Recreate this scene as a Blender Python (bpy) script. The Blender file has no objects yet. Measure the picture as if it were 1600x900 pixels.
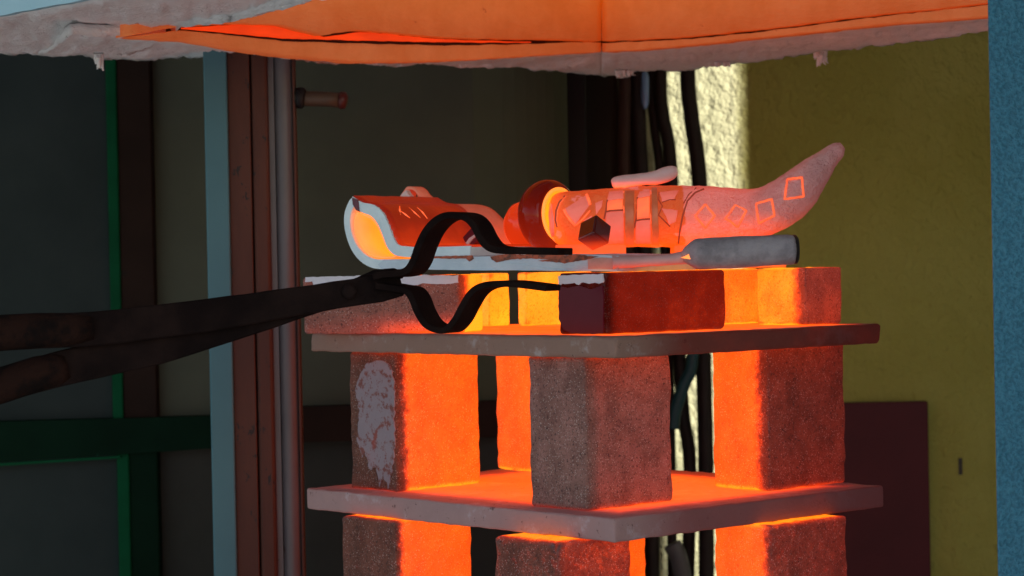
import bpy, bmesh, math, random
from mathutils import Vector, Matrix, noise
random.seed(7)
S = bpy.context.scene
COL = S.collection
R = math.radians

# ------------------------------------------------------------------ camera
F = 3578.0                      # focal length in pixels of the 1600 px wide photograph
CAM_H = 1.55
cam_d = bpy.data.cameras.new('camera'); cam = bpy.data.objects.new('camera', cam_d); COL.objects.link(cam)
cam_d.sensor_width = 36; cam_d.lens = F/1600*36
cam_d.clip_start = 0.05; cam_d.clip_end = 400
CM = Matrix.Translation((0, 0, CAM_H)) @ Matrix.Rotation(R(90-0.56), 4, 'X') @ Matrix.Rotation(R(-1.13), 4, 'Z')
cam.matrix_world = CM
cam_d.dof.use_dof = True; cam_d.dof.focus_distance = 3.6; cam_d.dof.aperture_fstop = 7.5
S.camera = cam

# ------------------------------------------------------------------ world, sun, exposure
SUN_EL, SUN_K = R(18), 0.85     # elevation; how far the sun stands to the front for each metre to the right
sx, sy = 1/math.hypot(1, SUN_K), -SUN_K/math.hypot(1, SUN_K)
w = bpy.data.worlds.new("World"); S.world = w; w.use_nodes = True
nt = w.node_tree; bg = nt.nodes['Background']
sky = nt.nodes.new('ShaderNodeTexSky'); sky.sky_type = 'NISHITA'; sky.sun_disc = False
sky.sun_elevation = SUN_EL; sky.sun_rotation = math.atan2(sx, sy)
nt.links.new(sky.outputs[0], bg.inputs[0]); bg.inputs[1].default_value = 0.15
sl = bpy.data.lights.new('sun', 'SUN'); sl.energy = 5.0; sl.angle = R(0.7); sl.color = (1, .96, .88)
so = bpy.data.objects.new('sun', sl); COL.objects.link(so); so.location = (6, 0, 9)
sdir = Vector((sx*math.cos(SUN_EL), sy*math.cos(SUN_EL), math.sin(SUN_EL)))
so.rotation_euler = sdir.to_track_quat('Z', 'Y').to_euler()
S.view_settings.view_transform = 'Standard'; S.view_settings.look = 'None'
S.view_settings.exposure = 0.40; S.view_settings.gamma = 1
S.render.engine = 'CYCLES'
S.cycles.use_denoising = True
S.cycles.max_bounces = 6
S.cycles.sample_clamp_indirect = 6

# ------------------------------------------------------------------ geometry of the view
CMI = CM.inverted()
def P(px, py, d):
    return CM @ Vector(((px-800)/F*d, -(py-450)/F*d, -d))
def ray(px, py):
    o = CM.translation; return o, (P(px, py, 1)-o)
def onp(px, py, p0, n):
    o, v = ray(px, py); return o + v*((p0-o).dot(n)/v.dot(n))
def proj(p):
    q = CMI @ p; return (800+F*q.x/-q.z, 450-F*q.y/-q.z, -q.z)
Z = Vector((0, 0, 1))
YAW = R(41.8)
A = Vector((-math.sin(YAW), math.cos(YAW), 0))      # along the shelf's left edge, going back
B = Vector((math.cos(YAW), math.sin(YAW), 0))       # along its right edge, going back
def reach(p0, d, px):
    lo, hi = 0.0, 2.0
    s = 1 if proj(p0+d*.1)[0] > proj(p0)[0] else -1
    for _ in range(50):
        m = (lo+hi)/2
        if (proj(p0+d*m)[0]-px)*s < 0: lo = m
        else: hi = m
    return lo

# ------------------------------------------------------------------ objects
def link(name, me, mat=None, parent=None, loc=None):
    o = bpy.data.objects.new(name, me); COL.objects.link(o)
    if me is not None and mat is not None: me.materials.append(mat)
    if loc is not None: o.location = loc
    if parent is not None:
        o.parent = parent; o.matrix_parent_inverse = wm(parent).inverted()
    return o
def wm(o):
    return (wm(o.parent) @ o.matrix_parent_inverse if o.parent else Matrix.Identity(4)) @ o.matrix_basis
def tag(o, label, cat, group=None):
    o['label'] = label; o['category'] = cat
    if group: o['group'] = group
    return o
def thing(name, loc, label, cat, group=None):
    o = bpy.data.objects.new(name, None); COL.objects.link(o); o.location = loc; o.empty_display_size = .05
    return tag(o, label, cat, group)
def struct(o):
    o['kind'] = 'structure'; return o
def mesh(name, vs, fs, mat, parent=None, smooth=False, origin=None, fix=True):
    if origin is None: origin = sum(vs, Vector())/len(vs)
    origin = Vector(origin)
    me = bpy.data.meshes.new(name)
    me.from_pydata([tuple(v-origin) for v in vs], [], fs)
    if fix:
        bm = bmesh.new(); bm.from_mesh(me); bmesh.ops.recalc_face_normals(bm, faces=bm.faces); bm.to_mesh(me); bm.free()
    if smooth:
        for p in me.polygons: p.use_smooth = True
    return link(name, me, mat, parent, origin)
def grid_solid(front, back, name, mat, parent=None, smooth=True):
    """closed solid from two equal point grids"""
    n, m = len(front), len(front[0]); vs = [p for r in front for p in r]+[p for r in back for p in r]; fs = []
    k = n*m
    for i in range(n-1):
        for j in range(m-1):
            q = (i*m+j, i*m+j+1, (i+1)*m+j+1, (i+1)*m+j)
            fs.append(q); fs.append(tuple(x+k for x in reversed(q)))
    for i in range(n-1):
        for j in (0, m-1):
            fs.append((i*m+j, (i+1)*m+j, (i+1)*m+j+k, i*m+j+k))
    for j in range(m-1):
        for i in (0, n-1):
            fs.append((i*m+j, i*m+j+1, i*m+j+1+k, i*m+j+k))
    return mesh(name, vs, fs, mat, parent, smooth)
def prism(poly, ext, name, mat, parent=None, n=1, wob=0, smooth=False):
    """polygon (world points) extruded by a vector"""
    k = len(poly); vs = []
    for i in range(n+1):
        for p in poly:
            q = p+ext*(i/n)
            if wob: q = q+noise.noise_vector(q*35)*wob
            vs.append(q)
    fs = [tuple(range(k)), tuple(range(n*k, n*k+k))]
    for i in range(n):
        for j in range(k):
            fs.append((i*k+j, i*k+(j+1) % k, (i+1)*k+(j+1) % k, (i+1)*k+j))
    return mesh(name, vs, fs, mat, parent, smooth)
def dense(poly, step, closed=True):
    out = []
    k = len(poly)
    for i in range(k if closed else k-1):
        p, q = poly[i], poly[(i+1) % k]
        c = max(1, int((q-p).length/step))
        for j in range(c): out.append(p.lerp(q, j/c))
    if not closed: out.append(poly[-1])
    return out
def spline(pts, n):
    """Catmull-Rom through tuples"""
    out = []
    m = len(pts)
    for i in range(m-1):
        p0, p1, p2, p3 = pts[max(i-1, 0)], pts[i], pts[i+1], pts[min(i+2, m-1)]
        for j in range(n):
            t = j/n
            out.append(tuple(.5*((2*b)+(c-a)*t+(2*a-5*b+4*c-d)*t*t+(3*b-a-3*c+d)*t**3) for a, b, c, d in zip(p0, p1, p2, p3)))
    out.append(tuple(pts[-1])); return out
def tube(pts, radii, name, mat, parent=None, seg=14, rough=0, flat=1.0, side=None):
    """round or flattened loft along world points with domed ends"""
    rings = []; n = len(pts)
    for i, p in enumerate(pts):
        t = (pts[min(i+1, n-1)]-pts[max(i-1, 0)]).normalized()
        s = side if side is not None else (Vector((0, 1, 0)) if abs(t.y) < .8 else Vector((1, 0, 0)))
        u = t.cross(s).normalized(); v = u.cross(t).normalized()
        r = radii[i] if hasattr(radii, '__len__') else radii
        ring = []
        for k in range(seg):
            a = 2*math.pi*k/seg
            q = p+u*math.cos(a)*r+v*math.sin(a)*r*flat
            if rough:
                q = q+(q-p).normalized()*(noise.noise(q*60)*.7+noise.noise(q*170)*.4)*rough
            ring.append(q)
        rings.append(ring)
    vs = [q for r in rings for q in r]; fs = []
    for i in range(n-1):
        for k in range(seg):
            fs.append((i*seg+k, i*seg+(k+1) % seg, (i+1)*seg+(k+1) % seg, (i+1)*seg+k))
    fs.append(tuple(range(seg))); fs.append(tuple(range((n-1)*seg, n*seg)))
    return mesh(name, vs, fs, mat, parent, True)
def lines(L, r, step):
    xs = [0, r*.3, r*.65, r]
    n = max(2, int((L-2*r)/step))
    xs += [r+(L-2*r)*i/n for i in range(1, n)]
    return xs+[L-r, L-r*.65, L-r*.3, L]
def rough_box(name, corner, Lx, Ly, H, mat, parent=None, r=.006, amp=.0015, step=.012, ex=B, ey=A, seed=0, chip=.85):
    """box with worn rounded edges; its near lower corner at `corner`, sides along ex and ey"""
    X, Y, Zs = lines(Lx, r, step), lines(Ly, r, step), lines(H, r, step)
    ids = {}; vs = []; fs = []
    h = Vector((Lx, Ly, H))/2; cx = corner+ex*Lx/2+ey*Ly/2
    def vert(x, y, z):
        k = (round(x, 6), round(y, 6), round(z, 6))
        if k in ids: return ids[k]
        p = Vector((x, y, z))-h
        off = Vector((seed*3.1, seed*1.7, seed*.9))
        rr = r*(1+chip*noise.noise(p*28+off)+chip*.5*noise.noise(p*80+off))
        rr = min(max(rr, .25*r), 1.6*r)
        q = Vector([max(-h[i]+rr, min(h[i]-rr, p[i])) for i in range(3)])
        d = p-q
        if d.length > 1e-9:
            g = q+d.normalized()*min(d.length, rr)
            n = d.normalized()
            g = g+n*(noise.noise(g*45+off)*amp+noise.noise(g*140+off)*amp*.5)
        else: g = p
        ids[k] = len(vs); vs.append(g); return ids[k]
    def face(U, V, f):
        for i in range(len(U)-1):
            for j in range(len(V)-1):
                fs.append((f(U[i], V[j]), f(U[i+1], V[j]), f(U[i+1], V[j+1]), f(U[i], V[j+1])))
    for z in (0, H): face(X, Y, lambda a, b: vert(a, b, z))
    for y in (0, Ly): face(X, Zs, lambda a, b: vert(a, y, b))
    for x in (0, Lx): face(Y, Zs, lambda a, b: vert(x, a, b))
    me = bpy.data.meshes.new(name)
    me.from_pydata([(v.x, v.y, v.z+h.z) for v in vs], [], fs)
    bm = bmesh.new(); bm.from_mesh(me); bmesh.ops.recalc_face_normals(bm, faces=bm.faces); bm.to_mesh(me); bm.free()
    for p in me.polygons: p.use_smooth = True
    o = link(name, me, mat, parent)
    o.rotation_euler = (0, 0, math.atan2(ex.y, ex.x)); o.location = cx
    return o
def lathe(prof, c, axis, name, mat, parent=None, seg=40):
    """prof: (radius, along axis)"""
    axis = axis.normalized(); u = axis.cross(Z).normalized(); v = axis.cross(u)
    vs = []; fs = []; n = len(prof)
    for r, s in prof:
        for k in range(seg):
            a = 2*math.pi*k/seg; vs.append(c+axis*s+u*math.cos(a)*max(r, 1e-4)+v*math.sin(a)*max(r, 1e-4))
    for i in range(n-1):
        for k in range(seg):
            fs.append((i*seg+k, i*seg+(k+1) % seg, (i+1)*seg+(k+1) % seg, (i+1)*seg+k))
    fs.append(tuple(range(seg))); fs.append(tuple(range((n-1)*seg, n*seg)))
    return mesh(name, vs, fs, mat, parent, True)
def vbox(px0, px1, d, depth, z0, z1, name, mat, parent=None, yref=450, d1=None, bev=.004):
    """upright box whose front spans two picture columns at distance d (d1 at the right side)"""
    p = P(px0, yref, d); q = P(px1, yref, d if d1 is None else d1)
    p.z = q.z = z0
    e = (q-p); n = Vector((-e.y, e.x, 0)).normalized()
    if n.y < 0: n = -n
    poly = [p, q, q+n*depth, p+n*depth]
    o = prism(poly, Z*(z1-z0), name, mat, parent)
    if bev:
        m = o.modifiers.new('bevel', 'BEVEL'); m.width = bev; m.segments = 2; m.limit_method = 'ANGLE'
    return o

# ------------------------------------------------------------------ materials
class N:
    def __init__(s, name):
        s.m = bpy.data.materials.new(name); s.m.use_nodes = True; s.t = s.m.node_tree
        s.b = s.t.nodes['Principled BSDF']; s.geo = s.t.nodes.new('ShaderNodeNewGeometry')
        s.tc = s.t.nodes.new('ShaderNodeTexCoord')
    def put(s, sock, v):
        if isinstance(v, bpy.types.NodeSocket): s.t.links.new(v, sock)
        else: sock.default_value = v
    def math(s, op, a, b=0.0, c=0.0, clamp=False):
        n = s.t.nodes.new('ShaderNodeMath'); n.operation = op; n.use_clamp = clamp
        s.put(n.inputs[0], a); s.put(n.inputs[1], b); s.put(n.inputs[2], c); return n.outputs[0]
    def dot(s, vec, k):
        n = s.t.nodes.new('ShaderNodeVectorMath'); n.operation = 'DOT_PRODUCT'; s.put(n.inputs[0], vec); n.inputs[1].default_value = k
        return n.outputs['Value']
    def step(s, v, a, b, lo=0.0, hi=1.0):
        n = s.t.nodes.new('ShaderNodeMapRange'); n.interpolation_type = 'SMOOTHSTEP'; s.put(n.inputs[0], v)
        n.inputs[1].default_value = a; n.inputs[2].default_value = b; n.inputs[3].default_value = lo; n.inputs[4].default_value = hi
        return n.outputs[0]
    def noise(s, scale, detail=4, rough=.6, vec=None, stretch=None):
        n = s.t.nodes.new('ShaderNodeTexNoise'); n.inputs['Scale'].default_value = scale
        n.inputs['Detail'].default_value = detail; n.inputs['Roughness'].default_value = rough
        v = vec or s.tc.outputs['Object']
        if stretch:
            q = s.t.nodes.new('ShaderNodeMapping'); s.t.links.new(v, q.inputs[0]); q.inputs['Scale'].default_value = stretch; v = q.outputs[0]
        s.t.links.new(v, n.inputs['Vector']); return n.outputs['Fac']
    def voro(s, scale, feature='F1'):
        n = s.t.nodes.new('ShaderNodeTexVoronoi'); n.inputs['Scale'].default_value = scale; n.feature = feature
        s.t.links.new(s.tc.outputs['Object'], n.inputs['Vector']); return n.outputs['Distance']
    def mix(s, f, a, b):
        n = s.t.nodes.new('ShaderNodeMix'); n.data_type = 'RGBA'
        s.put(n.inputs[0], f); s.put(n.inputs[6], a if not isinstance(a, tuple) else (*a, 1)); s.put(n.inputs[7], b if not isinstance(b, tuple) else (*b, 1))
        return n.outputs[2]
    def ramp(s, f, stops):
        n = s.t.nodes.new('ShaderNodeValToRGB'); s.put(n.inputs[0], f); e = n.color_ramp.elements
        while len(e) < len(stops): e.new(.5)
        for i, (p, c) in enumerate(stops): e[i].position = p; e[i].color = (*c, 1)
        return n.outputs[0]
    def bump(s, h, strength=.4, dist=.003):
        n = s.t.nodes.new('ShaderNodeBump'); n.inputs['Strength'].default_value = strength; n.inputs['Distance'].default_value = dist
        s.put(n.inputs['Height'], h); s.t.links.new(n.outputs[0], s.b.inputs['Normal'])
    def heat(s, h, k=1.0):
        """incandescence of hot clay: black, dull red, orange, yellow-orange"""
        c = s.ramp(h, [(0, (0, 0, 0)), (.2, (.022, .0008, .0003)), (.4, (.17, .007, .002)), (.6, (.70, .038, .003)),
                       (.8, (1.1, .125, .003)), (1, (1.5, .40, .010))])
        s.put(s.b.inputs['Emission Color'], c); s.b.inputs['Emission Strength'].default_value = k
    def base(s, c, rough=.8, spec=.3):
        s.put(s.b.inputs['Base Color'], c if not isinstance(c, tuple) else (*c, 1)); s.put(s.b.inputs['Roughness'], rough)
        s.b.inputs['Specular IOR Level'].default_value = spec; return s
HS = 0.92
SH = {}      # shelf frame, filled below: near corner, sizes
def core_depth(n, uo=0.0, vo=0.0, parts=False):
    """how far inside the stack's outer faces a point lies (m)"""
    c = SH['c']
    u = n.math('SUBTRACT', n.dot(n.geo.outputs['Position'], tuple(A)), c.dot(A)+uo)
    v = n.math('SUBTRACT', n.dot(n.geo.outputs['Position'], tuple(B)), c.dot(B)+vo)
    m = n.math('MINIMUM', u, v)
    if parts: return m, v
    u2 = n.math('SUBTRACT', SH['u'], u); v2 = n.math('SUBTRACT', SH['v'], v)
    return n.math('MINIMUM', m, n.math('MINIMUM', u2, v2))
def joint(n, w=.05, jx=False):
    """the covered joints at a brick's bed and top stay hotter"""
    sp = n.t.nodes.new('ShaderNodeSeparateXYZ'); n.t.links.new(n.tc.outputs['Generated'], sp.inputs[0]); g = sp.outputs['Z']
    lo = n.step(g, 0, w, 1, 0); hi = n.step(g, 1-w*.8, 1, 0, .7)
    if jx:
        sp = n.t.nodes.new('ShaderNodeSeparateXYZ'); n.t.links.new(n.tc.outputs['Object'], sp.inputs[0])
        lo = n.math('MULTIPLY', lo, n.step(n.math('ADD', sp.outputs['X'], n.math('MULTIPLY', g, .06)), -.08, .10, .25, 1)); hi = n.math('MULTIPLY', hi, .2)
    return n.math('ADD', lo, hi)
def m_brick(name, dark, light, uo=0.0, vo=0.0, h0=.08, hs=.29, h1=.725, d0=.008, d1=.034, jt=.26, spec=.4, grain=1.0, jw=.05, jx=False):
    """uo, vo: where the brick's cooled outer faces lie; h0 end face, hs side face, h1 inside the stack"""
    n = N(name)
    f1 = n.noise(22, 6, .65); f2 = n.noise(230, 3, .75); vo_ = n.voro(300); f3 = n.noise(75, 4, .7)
    c = n.mix(n.step(f1, .3, .7), dark, light)
    c = n.mix(n.math('MULTIPLY', n.math('MULTIPLY', n.step(vo_, .05, .42, 1, 0), n.step(f3, .38, .58)), .75*grain), c, (.60, .52, .47))
    c = n.mix(n.math('MULTIPLY', n.step(f2, .54, .64), .75), c, (.04, .024, .024))
    c = n.mix(n.math('MULTIPLY', n.step(f3, .60, .72), .5), c, (.06, .035, .032))
    edge = n.step(n.math('ADD', n.geo.outputs['Pointiness'], n.math('MULTIPLY', n.math('SUBTRACT', f3, .5), .05)), .515, .56)
    c = n.mix(n.math('MULTIPLY', edge, .55), c, (.13, .115, .125))
    n.base(c, .85, spec)
    d, v = core_depth(n, uo, vo, True)
    lowh = n.step(v, .004, .035, h0, hs)
    t = n.step(n.math('ADD', d, n.math('MULTIPLY', n.math('SUBTRACT', f3, .5), .035)), d0, d1, 0, 1)
    h = n.math('ADD', lowh, n.math('MULTIPLY', t, n.math('SUBTRACT', h1, lowh)))
    h = n.math('ADD', h, n.math('MULTIPLY', joint(n, jw, jx), jt))
    h = n.math('ADD', h, n.math('MULTIPLY', n.math('SUBTRACT', f1, .5), .20))
    h = n.math('ADD', h, n.math('MULTIPLY', n.math('SUBTRACT', n.noise(9, 3, .5), .5), .14))
    h = n.math('SUBTRACT', h, n.math('MULTIPLY', n.step(f2, .52, .72), .08))
    h = n.math('MULTIPLY', h, n.math('SUBTRACT', 1.0, n.math('MULTIPLY', edge, .35)))
    n.heat(h, HS)
    hh = n.math('ADD', n.math('MULTIPLY', f2, 1.0), n.math('ADD', n.math('MULTIPLY', vo_, .6), n.math('MULTIPLY', f3, .8)))
    n.bump(hh, .7, .004)
    return n.m
def m_shelf(name, c0, c1, smear, side, hside, h0=.12, h1=.78, d0=.004, d1=.05):
    n = N(name)
    f1 = n.noise(14, 6, .65); f2 = n.noise(200, 3, .6); sm = n.noise(16, 6, .7)
    c = n.mix(f1, c0, c1); c = n.mix(n.math('MULTIPLY', n.step(sm, .54, .68), .5), c, smear)
    c = n.mix(n.math('MULTIPLY', n.step(n.noise(70, 4, .7), .62, .7), .8), c, (.06, .045, .045))
    m_, v_ = core_depth(n, 0, 0, True)
    u_ = n.math('SUBTRACT', n.dot(n.geo.outputs['Position'], tuple(A)), SH['c'].dot(A))
    sd = n.math('MULTIPLY', n.step(u_, .004, .012, 1, 0), n.step(n.math('ADD', v_, n.math('MULTIPLY', f1, .06)), .04, .20))
    c = n.mix(n.math('MULTIPLY', sd, .85), c, side)
    n.base(c, .8, .2)
    h = n.step(core_depth(n), d0, d1, h0, h1)
    h = n.math('ADD', h, n.math('MULTIPLY', sd, hside))
    h = n.math('ADD', h, n.math('MULTIPLY', n.math('SUBTRACT', f1, .5), .18))
    n.heat(h, HS); n.bump(n.math('ADD', f2, n.math('MULTIPLY', f1, 2)), .35, .003)
    return n.m
def m_clay(name, c0, c1, z0, z1, hb, ht, rough=.75, spec=.3, na=.1, bump=.4, bs=120):
    """warm clay: hotter at the bottom (z0) than at the top (z1)"""
    n = N(name)
    f1 = n.noise(18, 5, .6); f2 = n.noise(bs, 4, .65)
    n.base(n.mix(n.step(f1, .35, .65), c0, c1), rough, spec)
    z = n.dot(n.geo.outputs['Position'], (0, 0, 1))
    h = n.step(z, z0, z1, hb, ht)
    h = n.math('ADD', h, n.math('MULTIPLY', n.math('SUBTRACT', f1, .5), na))
    n.heat(h, HS)
    if bump: n.bump(f2, bump, .003)
    return n.m
def m_paint(name, c0, c1, rough=.5, spec=.4, scale=6, bump=0, bs=200, spots=None, spot=(.02, .018, .016), sc=30, stretch=None, metal=0):
    n = N(name)
    f = n.noise(scale, 6, .65, stretch=stretch)
    c = n.mix(n.step(f, .3, .7), c0, c1)
    if spots: c = n.mix(n.step(n.noise(sc, 5, .7, stretch=stretch), spots, spots+.05), c, spot)
    n.base(c, rough, spec); n.b.inputs['Metallic'].default_value = metal
    if bump: n.bump(n.noise(bs, 4, .6), bump, .004)
    return n.m

# ------------------------------------------------------------------ stack frame
C_low = P(959, 810.5, 3.45)                                   # lower shelf, near upper corner
ZL = C_low.z
def low_plane(px, py, z): return onp(px, py, Vector((0, 0, z)), Z)
TL = .0365
C_up = P(961, 526.5, 3.45); ZU = C_up.z; TU = .033
SH['c'] = Vector((C_up.x, C_up.y, 0))
SH['u'] = reach(C_up, A, 484); SH['v'] = reach(C_up, B, 1377)
LU, LV = reach(C_low, A, 478), reach(C_low, B, 1381)
ZT = CAM_H-.0125                                     # top of the upper layer of bricks
ZB = ZL-TL-.245                                              # base the lowest props stand on

# ------------------------------------------------------------------ setting: ground and open shed
M_conc = m_paint('concrete', (.46, .46, .45), (.54, .54, .53), .9, .2, 3, .3, 40)
def sheet_rect(name, x0, x1, y0, y1, z, mat):
    return mesh(name, [Vector((x0, y0, z)), Vector((x1, y0, z)), Vector((x1, y1, z)), Vector((x0, y1, z))], [(0, 1, 2, 3)], mat, fix=False)
struct(sheet_rect('ground', -150, 150, -150, 150, 0, M_conc))
WY = 6.3                                    # back wall
def block(name, x0, x1, y0, y1, z0, z1, mat, parent=None):
    return prism([Vector((x0, y0, z0)), Vector((x1, y0, z0)), Vector((x1, y1, z0)), Vector((x0, y1, z0))], Z*(z1-z0), name, mat, parent)
# stucco
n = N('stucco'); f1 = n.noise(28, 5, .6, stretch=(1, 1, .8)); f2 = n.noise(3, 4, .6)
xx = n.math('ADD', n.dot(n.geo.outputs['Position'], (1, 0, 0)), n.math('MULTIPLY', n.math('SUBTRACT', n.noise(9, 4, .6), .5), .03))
st = n.math('MULTIPLY', n.step(xx, .10, .13), n.step(xx, .615, .670, 1, 0))  # paler band painted into the wall colour where the sun strip falls
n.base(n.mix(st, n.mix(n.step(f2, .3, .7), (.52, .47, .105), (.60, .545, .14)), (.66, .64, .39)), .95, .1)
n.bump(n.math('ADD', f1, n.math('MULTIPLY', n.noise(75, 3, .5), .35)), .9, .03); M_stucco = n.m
M_shed = m_paint('shed_boards', (.16, .15, .14), (.22, .2, .18), .9, .2, 5)
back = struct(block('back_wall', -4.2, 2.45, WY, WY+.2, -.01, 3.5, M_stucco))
XR = 2.45
ya, yb_ = WY-SUN_K*(XR-.30), WY-SUN_K*(XR-.640)
wr = thing('sun_slot_wall', (XR+.1, 4.5, 0), 'unseen grey side wall, added with a narrow slot to shape the sun strip', 'wall')  # out of view; slot added to cut the sunlight into a strip
block('sun_block_panel', XR, XR+.12, .2, ya, -.01, 3.5, M_shed, wr)
block('sun_block_panel', XR, XR+.12, yb_, WY+.2, -.01, 3.5, M_shed, wr)
wl = struct(block('left_wall', -4.32, -4.2, 5.2, WY+.2, -.01, 3.5, M_shed))
roof = struct(block('roof', -4.5, XR+.6, 1.0, WY+.4, 3.5, 3.62, M_shed))

# back wall furniture
M_maroon = m_paint('maroon_board', (.090, .013, .018), (.115, .017, .022), .6, .3, 5)
mb = vbox(1290, 1447, 6.22, .03, 0, 1, 'leaning_board', M_maroon)
zt = P(1400, 628, 6.22).z
for v in mb.data.vertices:
    if v.co.z+mb.location.z > .5: v.co.z = zt-mb.location.z
tag(mb, 'dark maroon board standing against the ochre stucco wall', 'board')
sc_ = vbox(1493, 1499, WY-.004, .012, P(1496, 742, WY).z, P(1496, 716, WY).z, 'wall_hook', m_paint('dull_steel', (.06, .05, .04), (.09, .07, .05), .6, .4), bev=.001)
tag(sc_, 'tiny dark hook on the ochre wall right of the maroon board', 'hook')

# ------------------------------------------------------------------ steel partition on the left
PD = 5.5
M_slate = m_paint('slate_paint', (.027, .036, .035), (.037, .047, .045), .7, .08, 2.5, spots=.70, spot=(.025, .03, .03), sc=14)
M_olive = m_paint('olive_paint', (.034, .037, .025), (.046, .049, .033), .7, .08, 2, spots=.72, spot=(.03, .03, .02), sc=12)
M_green = m_paint('green_paint', (.002, .06, .022), (.003, .08, .03), .7, .08, 8)
M_dkgreen = m_paint('dark_green_paint', (.001, .012, .005), (.002, .018, .008), .7, .08, 6, spots=.69, spot=(.03, .16, .10), sc=16)
M_brownpost = m_paint('brown_primer', (.020, .011, .008), (.028, .015, .011), .7, .08, 6, spots=.68, spot=(.02, .015, .012), sc=12)
M_black = m_paint('black_steel', (.004, .004, .005), (.008, .008, .009), .6, .3)
pt = thing('steel_partition', (P(300, 450, PD).x, P(300, 450, PD).y, 0), 'dark steel partition of slate and olive sheets in a green frame', 'partition')
def zz(py, d=PD, px=400): return P(px, py, d).z
zb1, zb0 = zz(652), zz(716)
def pv(px0, px1, d, dep, z0, z1, name, mat, **k): return vbox(px0, px1, d, dep, z0, z1, name, mat, pt, **k)
pv(-500, 172, PD, .02, zb1-.002, 3.3, 'sheet_panel', M_slate, yref=380)
pv(-500, 186, PD, .02, .02, zb1-.004, 'sheet_panel', M_slate, yref=800)
M_lolive = m_paint('light_olive_paint', (.054, .062, .040), (.074, .084, .054), .6, .3, 2)
pv(236, 742.9, PD+.02, .02, zb1-.002, 3.3, 'sheet_panel', M_lolive, yref=380, bev=0)
M_litolive = m_paint('lit_olive_paint', (.074, .084, .052), (.094, .104, .064), .7, .08, 2)  # olive made paler to imitate light on the partition's right end
pv(743, 791.8, PD+.02, .02, zb1-.002, 3.3, 'sheet_panel', M_litolive, yref=380, bev=0)
pv(246, 800, PD+.02, .02, .02, zb1-.004, 'sheet_panel', m_paint('grey_olive_paint', (.036, .039, .033), (.050, .052, .045), .7, .08, 2.5, spots=.68, spot=(.02, .02, .018), sc=12), yref=800)
pv(170, 187, PD-.03, .05, zb1+.002, 3.3, 'green_upright', M_green, yref=380)
pv(184, 203, PD-.03, .05, .0, zb1, 'green_upright', M_green, yref=800)
pv(187, 240, PD-.024, .044, zb1+.002, 3.3, 'brown_upright', M_brownpost, yref=380)
pv(203, 248, PD-.024, .044, .0, zb1, 'dark_upright', M_dkgreen, yref=800)
# rail rises slightly to the right
p0, p1 = P(-500, 700, PD-.035), P(790, 655, PD+.02)
def rail(name, a0, a1, b1, b0, mat, dep=.05):
    poly = [P(*a0), P(*a1), P(*b1), P(*b0)]
    return prism(poly, Vector((0, dep, 0)), name, mat, pt)
rail('cross_rail', (-500, 672, PD-.05), (340, 650, PD-.04), (340, 700, PD-.04), (-500, 755, PD-.05), M_dkgreen)
rail('rail_lip', (-500, 756, PD-.055), (188, 712, PD-.045), (188, 716, PD-.045), (-500, 761, PD-.055), M_green, .01)
rail('brown_cross_rail', (341, 640, PD-.04), (800, 626, PD-.03), (800, 682, PD-.03), (341, 695, PD-.04), M_brownpost)
# rounded end of the partition beside the black post
q0 = P(792, 450, PD+.02); pts = []
for i in range(9):
    a = i/8*R(80); r = .16
    pts.append(Vector((q0.x+r*math.sin(a), q0.y+r*(1-math.cos(a)), 0)))
inner = [v+Vector((-.0, .02, 0)) for v in pts]
prism(pts+inner[::-1], Z*3.3, 'curved_end_sheet', M_litolive, pt, smooth=False)
bp = vbox(876, 921, 5.75, .06, 0, 3.4, 'black_post', M_black)
tag(bp, 'black steel post standing between partition and hanging cables', 'post')
dk = vbox(835, 972, 6.05, .03, 0, 3.4, 'wall_shade_sheet', m_paint('wall_shade_sheet', (.030, .029, .023), (.045, .043, .034), .8, .2, 2, stretch=(6, 6, .4)))  # dark sheet put in for the shadow on the back wall
tag(dk, 'tall dark sheet standing in for the shaded wall behind the black post', 'board')

# hanging cables and a hose in front of the sunlit stucco
M_cable = m_paint('cable_rubber', (.016, .011, .010), (.03, .02, .017), .6, .3, 10)
M_bcable = m_paint('brown_cable', (.05, .022, .016), (.06, .028, .02), .6, .3, 10)
def cable(pts, r, lab, mat, d=6.05):
    raw = spline([(x, y, d) for x, y in pts], 8)
    o = tube([P(*p) for p in raw], r, 'hanging_cable', mat, None, 10)
    return tag(o, lab, 'cable', 'cables hanging down the stucco wall')
cable([(1076, -250), (1074, 90), (1080, 180), (1093, 290), (1099, 560), (1103, 740), (1104, 1000)], .0205, 'thick black cable hanging farthest right, beside the widest sunlit strip', M_cable)
cable([(1036, -250), (1032, 110), (1036, 180), (1048, 260), (1062, 560), (1068, 650), (1078, 740), (1072, 1000)], .0175, 'black cable hanging next left of the rightmost thick black cable', M_cable, 6.08)
cable([(1020, -250), (1018, 110), (1022, 190), (1034, 300), (1046, 600), (1052, 1000)], .0130, 'thin black cable close left of the second black cable', M_cable, 6.1)
cable([(996, -250), (997, 110), (998, 200), (1003, 300), (1015, 600), (1020, 1000)], .0200, 'dark cable left of the small blue connector', M_cable, 6.02)
cable([(975, -250), (976, 110), (975, 200), (976, 300), (990, 600), (1000, 1000)], .0170, 'brownish cable hanging farthest left of the bundle', M_bcable, 6.0)
cable([(984, -250), (985, 110), (986, 200), (990, 300), (1000, 600), (1004, 1000)], .0140, 'black cable pressed against the brownish leftmost cable', M_cable, 6.04)
gh = tube([P(*p) for p in spline([(1050, 850, 6.0), (1062, 880, 6.0), (1072, 960, 6.0), (1074, 1100, 6.0)], 6)], .024, 'grey_pipe', m_paint('grey_pipe', (.12, .12, .12), (.16, .16, .16), .5, .4), None, 12)
tag(gh, 'grey pipe at the frame bottom among the black cables', 'pipe')
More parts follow.
